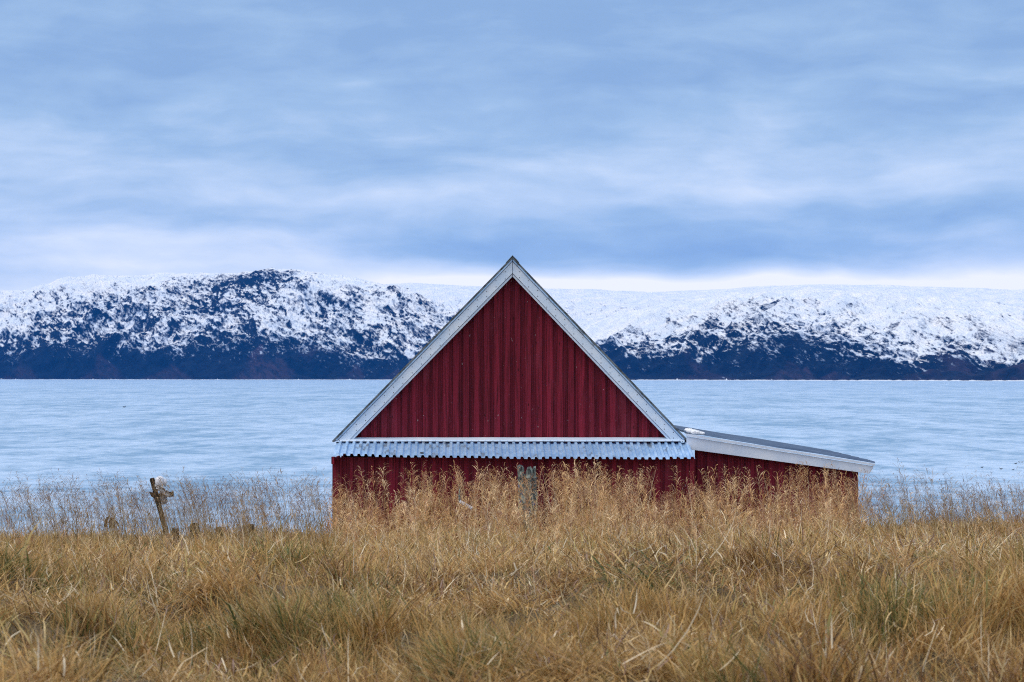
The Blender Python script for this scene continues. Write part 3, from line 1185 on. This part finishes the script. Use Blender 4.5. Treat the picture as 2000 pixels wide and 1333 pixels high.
# ------------------------------------------------------------------ leaning post with a float at the left
LD = 42.0
lp0, lp1 = P(326, 1046, LD), P(296.5, 934, LD)
lpo = MB(lp0)
ax = (lp1[0] - lp0[0], 0, lp1[2] - lp0[2])
L_ = math.hypot(ax[0], ax[2])
ux, uz = ax[0] / L_, ax[2] / L_
px_, pz_ = uz, -ux
hw = .041
sec = []
for s_, wd in ((0, 1.05), (.25, 1.05), (.5, .98), (.62, 1.15), (.75, .98), (.965, .95), (1.0, .68)):
    cx_, cz_ = lp0[0] + ax[0] * s_, lp0[2] + ax[2] * s_
    h_ = hw * wd + random.uniform(-.004, .004)
    sec.append([(cx_ - px_ * h_, LD - .045, cz_ - pz_ * h_), (cx_ + px_ * h_, LD - .045, cz_ + pz_ * h_), (cx_ + px_ * h_, LD + .045, cz_ + pz_ * h_), (cx_ - px_ * h_, LD + .045, cz_ - pz_ * h_)])
vs = [p for s_ in sec for p in s_]
fs = [(3, 2, 1, 0), tuple(len(vs) - 4 + i for i in range(4))]
for i in range(len(sec) - 1):
    for k in range(4):
        k2 = (k + 1) % 4
        fs.append((i * 4 + k, i * 4 + k2, (i + 1) * 4 + k2, (i + 1) * 4 + k))
lroot = empty('leaning_post', lp0)
thing(lroot, 'dark leaning wooden post with a broken crosspiece at the left of the field', 'post')
lpo.add(vs, fs)
lpo.build('upright', m_brownwood, lroot, bevel=.006)
cr_ = MB(lp0)
cr_.prism([P(291, 961, LD - .06), P(301, 963, LD - .06), P(314, 966, LD - .06), P(312, 974, LD - .06), P(303, 975, LD - .06), P(295, 970, LD - .06)], (0, .035, 0))
cr_.prism([P(311, 962, LD - .05), P(326, 961.5, LD - .05), P(338.5, 960, LD - .05), P(339, 970, LD - .05), P(333, 971, LD - .05), P(327, 967, LD - .05), P(312, 969, LD - .05)], (0, .03, 0))
cr_.build('crosspiece', m_brownwood, lroot, bevel=.004)
# plastic float
m_float, n_ = new_mat('white_plastic')
fz = n_.noise(n_.obj(), 20, 4, .6)
finish(n_, n_.mix(n_.ramp(fz, .5, .68), (0.78, 0.80, 0.86), (0.50, 0.54, 0.62)), .35)
fp = P(312.5, 940, LD + .02)
fl = MB(fp)
import mathutils
seq = [(305, 953, .04), (307, 949, .07), (309.5, 944.5, .085), (312, 939.5, .092), (313.5, 935, .078), (314.2, 931.5, .045), (314.4, 930.0, .012)]
fl.tube([P(a_, b_, LD + .03) for a_, b_, r_ in seq], [r_ for a_, b_, r_ in seq], 16, wob=.07)
fl.tube([P(319, 938, LD + .03), P(322, 944, LD + .03), P(322.5, 951, LD + .03)], [.055, .035, .012], 10)
flo = fl.build('float', m_float, smooth=True)
flo.location = fp
thing(flo, 'white plastic float lodged on top of the leaning post crosspiece', 'float')
# mottled rope and torn net hanging under the float
m_rope, n_ = new_mat('mottled_rope')
finish(n_, n_.mix(n_.ramp(n_.noise(n_.obj(), 45, 3, .6), .46, .54), (0.025, 0.025, 0.03), (0.55, 0.55, 0.56)), .85)
rp = MB(fp)
for k in range(5):
    pp = [P(302 + k * .6 + 5.5 * i + random.uniform(-.8, .8), 946 + 3.2 * i + k * 2.1 + random.uniform(-1, 1), LD - .06 - .012 * k) for i in range(6)]
    rp.tube(pp, .013, 7, wob=.2)
rp.tube([P(312, 950, LD - .09), P(319, 954, LD - .09), P(326, 961, LD - .09), P(331, 968, LD - .09), P(334, 969, LD - .08)], [.02, .014, .016, .024, .01], 8, wob=.2)
rpo = rp.build('rope', m_rope)
rpo.location = fp
thing(rpo, 'black and white mottled rope wound round the leaning post and its float', 'rope')
m_rag, n_ = new_mat('torn_grey_net')
finish(n_, n_.mix(n_.noise(n_.obj(), 12, 5, .7), (0.26, 0.28, 0.30), (0.52, 0.54, 0.60)), .85, n_.bump(n_.noise(n_.obj(), 30, 4), .8, .02))
rg = MB(fp)
nx_, ny_ = 12, 14
gv = []
for j in range(ny_):
    f = j / (ny_ - 1)
    for i in range(nx_):
        g2 = i / (nx_ - 1)
        u = 311 + g2 * (17 - 5 * f) + 3 * f + .8 * math.sin(j * 1.9 + i)
        r_ = 962 + f * (24 - 6 * abs(g2 - .4)) + 1.2 * math.sin(i * 2.7)
        gv.append(P(u, r_, LD - .02 + .035 * math.sin(i * 1.7 + j * .6)))
fs = [(j * nx_ + i, j * nx_ + i + 1, (j + 1) * nx_ + i + 1, (j + 1) * nx_ + i) for j in range(ny_ - 1) for i in range(nx_ - 1) if random.random() > .10]
rg.add(gv, fs)
rgo = rg.build('net_rag', m_rag, smooth=True)
rgo.location = fp
rgs = rgo.modifiers.new('thick', 'SOLIDIFY')
rgs.thickness = .01
thing(rgo, 'torn grey net hanging below the crosspiece of the leaning post', 'net')

# driftwood snag and the weathered stumps along the top of the bank
dd = 44.0
sn = MB(P(218, 1022, dd))
sn.tube([P(206, 1030, dd), P(207, 1020, dd), P(210, 1012, dd), P(214, 1009, dd)], [.03, .028, .022, .012], 8, wob=.15)
sn.tube([P(218, 1032, dd), P(218.5, 1020, dd), P(219.5, 1012, dd)], [.06, .05, .035], 9, wob=.2)
sn.tube([P(221, 1022, dd), P(226, 1018, dd), P(230, 1024, dd), P(232, 1029, dd)], [.014, .018, .02, .016], 8, wob=.15)
sno = sn.build('driftwood_snag', m_brownwood)
sno.location = P(218, 1022, dd)
thing(sno, 'small curved driftwood snag at the crest left of the leaning post', 'driftwood')
STONES = [(381, 1023, 20, 24, 44.5, 'narrow brown stump just right of the leaning post on the crest'),
          (484, 1027, 26, 18, 44.8, 'broad rounded brown stump farthest right along the left crest'),
          (432, 1032, 22, 12, 45.0, 'low brown stump between the narrow one and the broad one'),
          (343, 1033, 15, 16, 44.2, 'small brown stump at the foot of the leaning post')]
for px, py_, wd, hh, d, lb in STONES:
    c0 = P(px, py_ + hh, d)
    st_ = MB(c0)
    rx, hz = wd / 2 / F * d, hh * 1.0 / F * d
    NS2 = 14
    vs, fs = [], []
    for j in range(7):
        f = j / 6
        for k in range(NS2):
            an = 2 * pi * k / NS2
            r_ = rx * (1.12 - .30 * f ** 2) * (1 + .10 * sin(3 * an + px) + random.uniform(-.06, .06))
            vs.append((c0[0] + r_ * cos(an), d + r_ * sin(an), c0[2] - .2 + (hz + .2) * f + (random.uniform(-.03, .03) if j == 6 else 0)))
    for j in range(6):
        for k in range(NS2):
            k2 = (k + 1) % NS2
            fs.append((j * NS2 + k, j * NS2 + k2, (j + 1) * NS2 + k2, (j + 1) * NS2 + k))
    fs.append(tuple(6 * NS2 + k for k in range(NS2)))
    st_.add(vs, fs)
    so_ = st_.build('stump', m_brownwood)
    so_.location = c0
    thing(so_, lb, 'stump', 'weathered stumps along the crest of the bank')


# ------------------------------------------------------------------ grass
def blades(base, length, tilt, yaw, bend, wid, wprof, wyaw, nseg):
    """vectorised ribbons. base (n,3); tilt from vertical; yaw of the lean; bend = total extra curl"""
    n = len(base)
    s = nseg
    pos = base.copy()
    pts = [pos.copy()]
    for i in range(s):
        th = tilt + bend * ((i + .5) / s) ** 1.3
        st_, ct_ = np.sin(th), np.cos(th)
        stepv = np.stack([st_ * np.cos(yaw), st_ * np.sin(yaw), ct_], -1) * (length / s)[:, None]
        pos = pos + stepv
        pts.append(pos.copy())
    wd = np.stack([np.cos(wyaw), np.sin(wyaw), np.zeros(n)], -1)
    V = np.zeros((n, 2 * s + 1, 3), np.float32)
    for i in range(s):
        hw_ = (wid * wprof[i] * .5)[:, None]
        V[:, 2 * i] = pts[i] - wd * hw_
        V[:, 2 * i + 1] = pts[i] + wd * hw_
    V[:, 2 * s] = pts[s]
    k = np.arange(n)[:, None] * (2 * s + 1)
    Q = np.concatenate([k + np.array([[2 * i, 2 * i + 1, 2 * i + 3, 2 * i + 2]]) for i in range(s - 1)], 0) if s > 1 else np.zeros((0, 4), int)
    Tr = k + np.array([[2 * s - 2, 2 * s - 1, 2 * s]])
    return V.reshape(-1, 3), Q, Tr, pts


class Bag:
    def __init__(s):
        s.V, s.Q, s.T, s.C, s.n = [], [], [], [], 0

    def add(s, V, Q, Tr, C, per):
        s.V.append(V)
        s.Q.append(Q + s.n)
        s.T.append(Tr + s.n)
        s.C.append(np.repeat(C, per, 0))
        s.n += len(V)

    def build(s, name, mat):
        me = mesh_np(name, np.concatenate(s.V), np.concatenate(s.Q), np.concatenate(s.T))
        vcol(me, 'blade', np.concatenate(s.C))
        return link(name, me, mat)


def grass_mat(name, trans=.35, rough=.55):
    m, n = new_mat(name)
    col = n.attr('blade').outputs['Color']
    p = n.new('ShaderNodeBsdfPrincipled')
    n.put(p.inputs['Base Color'], col)
    n.put(p.inputs['Roughness'], rough)
    n.put(p.inputs['Specular IOR Level'], .25)
    t = n.new('ShaderNodeBsdfTranslucent')
    n.put(t.inputs[0], col)
    mx = n.new('ShaderNodeMixShader')
    mx.inputs[0].default_value = trans
    n.put(mx.inputs[1], p.outputs[0])
    n.put(mx.inputs[2], t.outputs[0])
    o = n.new('ShaderNodeOutputMaterial')
    n.put(o.inputs[0], mx.outputs[0])
    return m


m_grass = grass_mat('dry_grass', .2)
PAL = np.array([[.68, .45, .17], [.55, .33, .11], [.36, .19, .065], [.82, .61, .30], [.12, .065, .028], [.96, .82, .58], [.52, .43, .16], [.20, .22, .075], [.10, .13, .045], [.34, .22, .17]])


def pick(n, wts):
    wts = np.array(wts, float)
    return PAL[RNG.choice(len(PAL), n, p=wts / wts.sum())] * RNG.uniform(.78, 1.18, (n, 1))


def in_barn(x, y, mrg=0.0):
    f = (x > -3.42 - mrg) & (x < 3.52 + mrg) & (y > 45.9 - mrg) & (y < 54.8 + mrg)
    g_ = (x > 3.4) & (x < 6.72 + mrg) & (y > 46.98 - mrg) & (y < 54.8 + mrg)
    return f | g_


def scatter(n, y0, y1, dens, margin):
    """random points in the wedge the picture sees plus a margin either side"""
    y = RNG.uniform(y0, y1, n * 3)
    hw_ = y * 1000 / F * 1.06 + margin
    wmax = y1 * 1000 / F * 1.06 + margin
    x = RNG.uniform(-1, 1, n * 3) * wmax
    k = np.abs(x) < hw_
    x, y = x[k][:n], y[k][:n]
    return x, y


def meadow(bag, ncl, per, y0, y1, hbase, wid, margin=1.2, nseg=3, flatk=1.0, dim=1.0):
    cx_, cy_ = scatter(ncl, y0, y1, 1, margin)
    ncl = len(cx_)
    k = np.repeat(np.arange(ncl), per)
    n = len(k)
    rad_ = RNG.uniform(.05, .16, ncl)
    ang = RNG.uniform(0, 2 * pi, n)
    rr2 = np.abs(RNG.normal(0, 1, n)) * rad_[k]
    x = cx_[k] + rr2 * np.cos(ang)
    y = cy_[k] + rr2 * np.sin(ang)
    hole = sstep(.60, .70, fbm(x / .55 + 200, y / .75 + 77, 3))        # bare dark gaps between tufts
    ok = ~in_barn(x, y, .03) & (RNG.random(n) > hole * .93)
    x, y, k, ang = x[ok], y[ok], k[ok], ang[ok]
    n = len(x)
    z = ground_z(x, y) - .02
    lodged = fbm(x / 1.7 + 5, y / 2.2 + 50, 3)              # where the grass lies flat
    flat = sstep(.36, .58, lodged) * flatk
    ck = RNG.uniform(.7, 1.3, ncl)[k]
    L = hbase * ck * RNG.uniform(.45, 1.2, n) * (.75 + .6 * fbm(x / .8 + 70, y / 1.0 + 10, 2))
    tilt = np.abs(RNG.normal(.28, .28, n)) + flat * RNG.uniform(.2, 1.15, n)
    cyaw = RNG.uniform(0, 2 * pi, ncl)[k]
    wind = 2.6 + (fbm(x / 4, y / 4 + 20, 2) - .5) * 5
    mode = RNG.random(n)
    yaw = np.where(mode < .45, ang, np.where(mode < .75, cyaw, wind)) + RNG.normal(0, .4, n)
    bend = RNG.uniform(.2, 1.5, n) + flat * .5
    wy = RNG.uniform(0, pi, n)
    wyd = wid * RNG.uniform(.6, 1.5, n)
    green = sstep(.57, .71, fbm(x / 1.3 + 60, y / 1.6 + 11, 3))
    brown = sstep(.50, .66, fbm(x / 2.6 + 160, y / 3.0 + 61, 3))
    clc = pick(ncl, [5, 4, 2.5, 3, 1, .6, 2, .6, .2, .5])[k]
    own = pick(n, [5, 4, 2.4, 3, 1.4, 1.3, 2, .7, .3, .6])
    C = clc * .45 + own * .55
    gsel = RNG.random(n) < green * .55
    C[gsel] = pick(gsel.sum(), [0, 0, 0, .3, 0, 0, 2, 4, 3, 0])
    bsel = RNG.random(n) < brown * .45
    C[bsel] = pick(bsel.sum(), [0, 1.4, 3, 0, 2.6, 0, 0, 0, 0, 1.4])
    C = C * dim
    V, Q, T_, _ = blades(np.stack([x, y, z], -1), L, tilt, yaw, bend, wyd, [.8, 1.0, .75, .5][:nseg], wy, nseg)
    bag.add(V, Q, T_, C, 2 * nseg + 1)


bag = Bag()
meadow(bag, 2900, 52, 9.5, 16, .34, .0056, flatk=1.15, dim=np.array([.86, .79, .70]))
meadow(bag, 5100, 40, 15.5, 25, .35, .0070, flatk=1.1, dim=np.array([.93, .86, .77]))
meadow(bag, 7800, 28, 24.5, 36, .35, .0098, dim=np.array([1.0, .94, .86]))
meadow(bag, 9800, 26, 35.5, 51, .36, .0120, flatk=.8, dim=.98)
meadow(bag, 1500, 14, 50, 62, .40, .014, 3)
meadow(bag, 5200, 18, 5, 30, .34, .015, 11, dim=.85)
meadow(bag, 2600, 16, 30, 50, .36, .016, 12, dim=.9)
g1 = bag.build('dry_meadow_grass', m_grass)
g1['kind'] = 'stuff'

# long single straws lying and leaning over the meadow
bag = Bag()


def straws(n, y0, y1, L0, L1, wid):
    x, y = scatter(n, y0, y1, 1, 1.0)
    ok = ~in_barn(x, y, .1)
    x, y = x[ok], y[ok]
    n = len(x)
    z = ground_z(x, y) + RNG.uniform(.02, .18, n)
    L = RNG.uniform(L0, L1, n)
    V, Q, T_, _ = blades(np.stack([x, y, z], -1), L, RNG.uniform(.2, 1.45, n), RNG.uniform(0, 2 * pi, n), RNG.normal(0, 1.0, n),
                         wid * RNG.uniform(.6, 1.4, n), [1, .9, .8, .6], RNG.uniform(0, pi, n), 4)
    bag.add(V, Q, T_, pick(n, [2, 1.5, 1, 4, .6, 5, 1, .2, 0, .6]), 9)


straws(900, 9.5, 18, .18, .5, .0060)
straws(2200, 18, 32, .18, .5, .0075)
straws(2600, 32, 50, .18, .45, .0100)


def litter(n, y0, y1, wid):
    """short curled dead leaves caught in the top of the thatch"""
    x, y = scatter(n, y0, y1, 1, 1.0)
    ok = ~in_barn(x, y, .1)
    x, y = x[ok], y[ok]
    n = len(x)
    z = ground_z(x, y) + RNG.uniform(.05, .26, n)
    V, Q, T_, _ = blades(np.stack([x, y, z], -1), RNG.uniform(.05, .20, n), RNG.uniform(.5, 2.0, n), RNG.uniform(0, 2 * pi, n), RNG.normal(0, 1.3, n),
                         wid * RNG.uniform(.6, 1.6, n), [.8, 1, .8], RNG.uniform(0, pi, n), 3)
    bag.add(V, Q, T_, pick(n, [2, 2, 3, 2, 3, 2.5, .6, .3, .2, 3]), 7)


litter(7000, 9.5, 18, .007)
litter(12000, 18, 32, .009)
litter(9000, 32, 50, .012)
g2 = bag.build('loose_straw', m_grass)
g2['kind'] = 'stuff'

# tall seeding grass
PAN = np.array([[.64, .40, .18], [.55, .31, .14], [.78, .54, .27], [.38, .20, .12], [.84, .64, .38], [.33, .18, .10]])


def tall(bag, x, y, H, lean_yaw, lean, nsp=26, spw=.0075, stemw=.0050, blur=0, tone=1.0, fluffy=1.0):
    n = len(x)
    z = ground_z(x, y) - .02
    col = PAN[RNG.integers(0, len(PAN), n)] * RNG.uniform(.8, 1.15, (n, 1)) * tone
    S = 5
    V, Q, T_, pts = blades(np.stack([x, y, z], -1), H, lean, lean_yaw, RNG.uniform(.02, .38, n), stemw * RNG.uniform(.7, 1.3, n),
                           [1, .95, .8, .6, .4], RNG.uniform(0, pi, n), S)
    stc = PAL[RNG.choice([0, 0, 3, 1, 5], n)] * RNG.uniform(.8, 1.1, (n, 1)) * tone
    bag.add(V, Q, T_, stc, 2 * S + 1)
    P5 = np.stack(pts, 1)                                   # n,6,3
    # spikelets on the upper part
    k = np.repeat(np.arange(n), nsp)
    f = np.tile(np.linspace(0, 1, nsp), n) + RNG.normal(0, .02, n * nsp)
    f = np.clip(f, 0, 1)
    top0 = RNG.uniform(.64, .78, n)[k]
    s_ = (top0 + (1 - top0) * f) * S
    i0 = np.clip(s_.astype(int), 0, S - 1)
    fr = (s_ - i0)[:, None]
    b0 = P5[k, i0] * (1 - fr) + P5[k, i0 + 1] * fr
    L = (.035 + .085 * (1 - f) ** .8) * fluffy * RNG.uniform(.5, 1.4, n * nsp) * (H[k] / 1.0) ** .5
    side = RNG.uniform(0, 2 * pi, n)[k]
    yaw = np.where(RNG.random(n * nsp) < .68, side + RNG.normal(0, .5, n * nsp), RNG.uniform(0, 2 * pi, n * nsp))
    V, Q, T_, _ = blades(b0, L, RNG.uniform(.15, .95, n * nsp), yaw, RNG.uniform(.6, 2.1, n * nsp), spw * RNG.uniform(.6, 1.4, n * nsp),
                         [.25, .55, 1.0], RNG.uniform(0, pi, n * nsp), 3)
    c2 = col[k] * RNG.uniform(.75, 1.35, (n * nsp, 1)) * np.array([1.0, .97, .95])
    bag.add(V, Q, T_, c2, 7)
    # drooping leaves
    nl = 3
    k = np.repeat(np.arange(n), nl)
    s_ = RNG.uniform(.12, .6, n * nl) * S
    i0 = s_.astype(int)
    fr = (s_ - i0)[:, None]
    b0 = P5[k, i0] * (1 - fr) + P5[k, i0 + 1] * fr
    V, Q, T_, _ = blades(b0, RNG.uniform(.12, .34, n * nl), RNG.uniform(.2, .8, n * nl), RNG.uniform(0, 2 * pi, n * nl), RNG.uniform(.6, 2.3, n * nl),
                         stemw * 1.5 * RNG.uniform(.7, 1.3, n * nl), [.8, 1, .7], RNG.uniform(0, pi, n * nl), 3)
    bag.add(V, Q, T_, stc[k] * RNG.uniform(.6, 1.2, (n * nl, 1)), 7)


bag = Bag()
# dense stand in front of the barn walls
n = 2900
u = RNG.uniform(640, 1690, n * 3)
y = 45.75 - 15 * RNG.random(n * 3) ** 1.7
x = (u - 1000) / F * y
dens = fbm(x / .55 + 9, y / 1.4 + 4, 3)
keep = (RNG.random(n * 3) < sstep(.30, .62, dens)) & ~in_barn(x, y, .12)
u, x, y = u[keep][:n], x[keep][:n], y[keep][:n]
# rows reached by the seed heads along the barn, read off the photograph
top = np.interp(u, [640, 680, 720, 780, 850, 900, 930, 980, 1010, 1030, 1060, 1090, 1110, 1160, 1200, 1240, 1270, 1330, 1370, 1400, 1440, 1500, 1560, 1610, 1650, 1690],
                [915, 925, 940, 935, 925, 930, 905, 915, 940, 975, 930, 935, 905, 900, 905, 925, 930, 950, 935, 925, 945, 950, 935, 915, 920, 930])
top = top + 8 + np.abs(RNG.normal(0, 26, len(u))) + RNG.uniform(0, 85, len(u)) * (RNG.random(len(u)) < .86) + (fbm(x / .25 + 33, y * 0 + 2, 2) - .5) * 60
H = (ZC - (top - HY) / F * y - ground_z(x, y)) * 1.04
H = np.clip(H, .3, 1.35) * RNG.uniform(.72, 1.0, len(u)) ** np.where(y < 40, 1.6, .6)
tall(bag, x, y, H, np.where(RNG.random(len(u)) < .6, pi, 0) + RNG.normal(0, .7, len(u)), np.abs(RNG.normal(.06, .08, len(u))), 15, .0105, .0072, fluffy=1.75)
# left of the barn and right of it, thinner, against the water
for (u0, u1, n, lo, hi, tone) in ((-120, 655, 1500, 885, 1015, .50), (1680, 2120, 850, 890, 1005, .50)):
    u = RNG.uniform(u0, u1, n * 2)
    y = RNG.uniform(31, 49, n * 2)
    x = (u - 1000) / F * y
    keep = (RNG.random(n * 2) < .25 + .75 * sstep(.35, .6, fbm(x / .8 + 3, y / 2 + 8, 3))) & ~in_barn(x, y, .15)
    u, x, y = u[keep][:n], x[keep][:n], y[keep][:n]
    m_ = len(u)
    top = lo + (hi - lo) * RNG.beta(2.2, 1.5, m_) + (fbm(x / .5 + 11, y * 0, 2) - .5) * 50
    H = np.clip(ZC - (top - HY) / F * y - ground_z(x, y), .3, 1.35)
    tall(bag, x, y, H, pi + RNG.normal(0, .6, m_), np.abs(RNG.normal(.14, .09, m_)), 11, .0070, .0052, tone=tone, fluffy=1.5)
# single taller stalks that rise clear of the stand
n = 420
u = np.concatenate([RNG.uniform(655, 1680, 220), RNG.normal(1150, 45, 110), RNG.normal(950, 35, 50), RNG.normal(1590, 45, 40)])
y = RNG.uniform(40, 45.3, n)
x = (u - 1000) / F * y
top = np.clip(RNG.normal(925, 20, n), 893, 975)
tall(bag, x, y, np.clip(ZC - (top - HY) / F * y - ground_z(x, y), .3, 1.5), np.where(RNG.random(n) < .65, pi, 0) + RNG.normal(0, .6, n), np.abs(RNG.normal(.07, .06, n)), 17, .0100, .0072, fluffy=1.7)
# stalks standing close in front of the rotten post
n = 34
u = RNG.uniform(1010, 1052, n)
y = RNG.uniform(39.5, 42.2, n)
x = (u - 1000) / F * y
top = RNG.uniform(925, 1000, n)
tall(bag, x, y, np.clip(ZC - (top - HY) / F * y - ground_z(x, y), .3, 1.2), pi + RNG.normal(0, .8, n), np.abs(RNG.normal(.06, .05, n)), 15, .0100, .0072, fluffy=1.5)
# a few taller stems nearer the camera and across the field
n = 900
u = RNG.uniform(-100, 2100, n)
y = RNG.uniform(17, 38, n)
x = (u - 1000) / F * y
tall(bag, x, y, RNG.uniform(.35, .75, n), pi + RNG.normal(0, .9, n), np.abs(RNG.normal(.15, .12, n)), 16, .006, .004)
# bare branching stems that stand clear of the rest
g3 = bag.build('tall_seeding_grass', grass_mat('seeding_grass', .2))
g3['kind'] = 'stuff'

# ------------------------------------------------------------------ haze
hz = MB()
hz.box(-9000, 9000, -70, 9600, -30, 520)
m, n_ = new_mat('cold_haze')
pv = n_.new('ShaderNodeVolumePrincipled')
n_.put(pv.inputs['Color'], (0.0, 0.30, 1.0))
pv.inputs['Density'].default_value = 3.0e-5
pv.inputs['Anisotropy'].default_value = 0.0
o = n_.new('ShaderNodeOutputMaterial')
n_.t.links.new(pv.outputs[0], o.inputs['Volume'])
hazeo = hz.build('haze', m)
hazeo['kind'] = 'stuff'
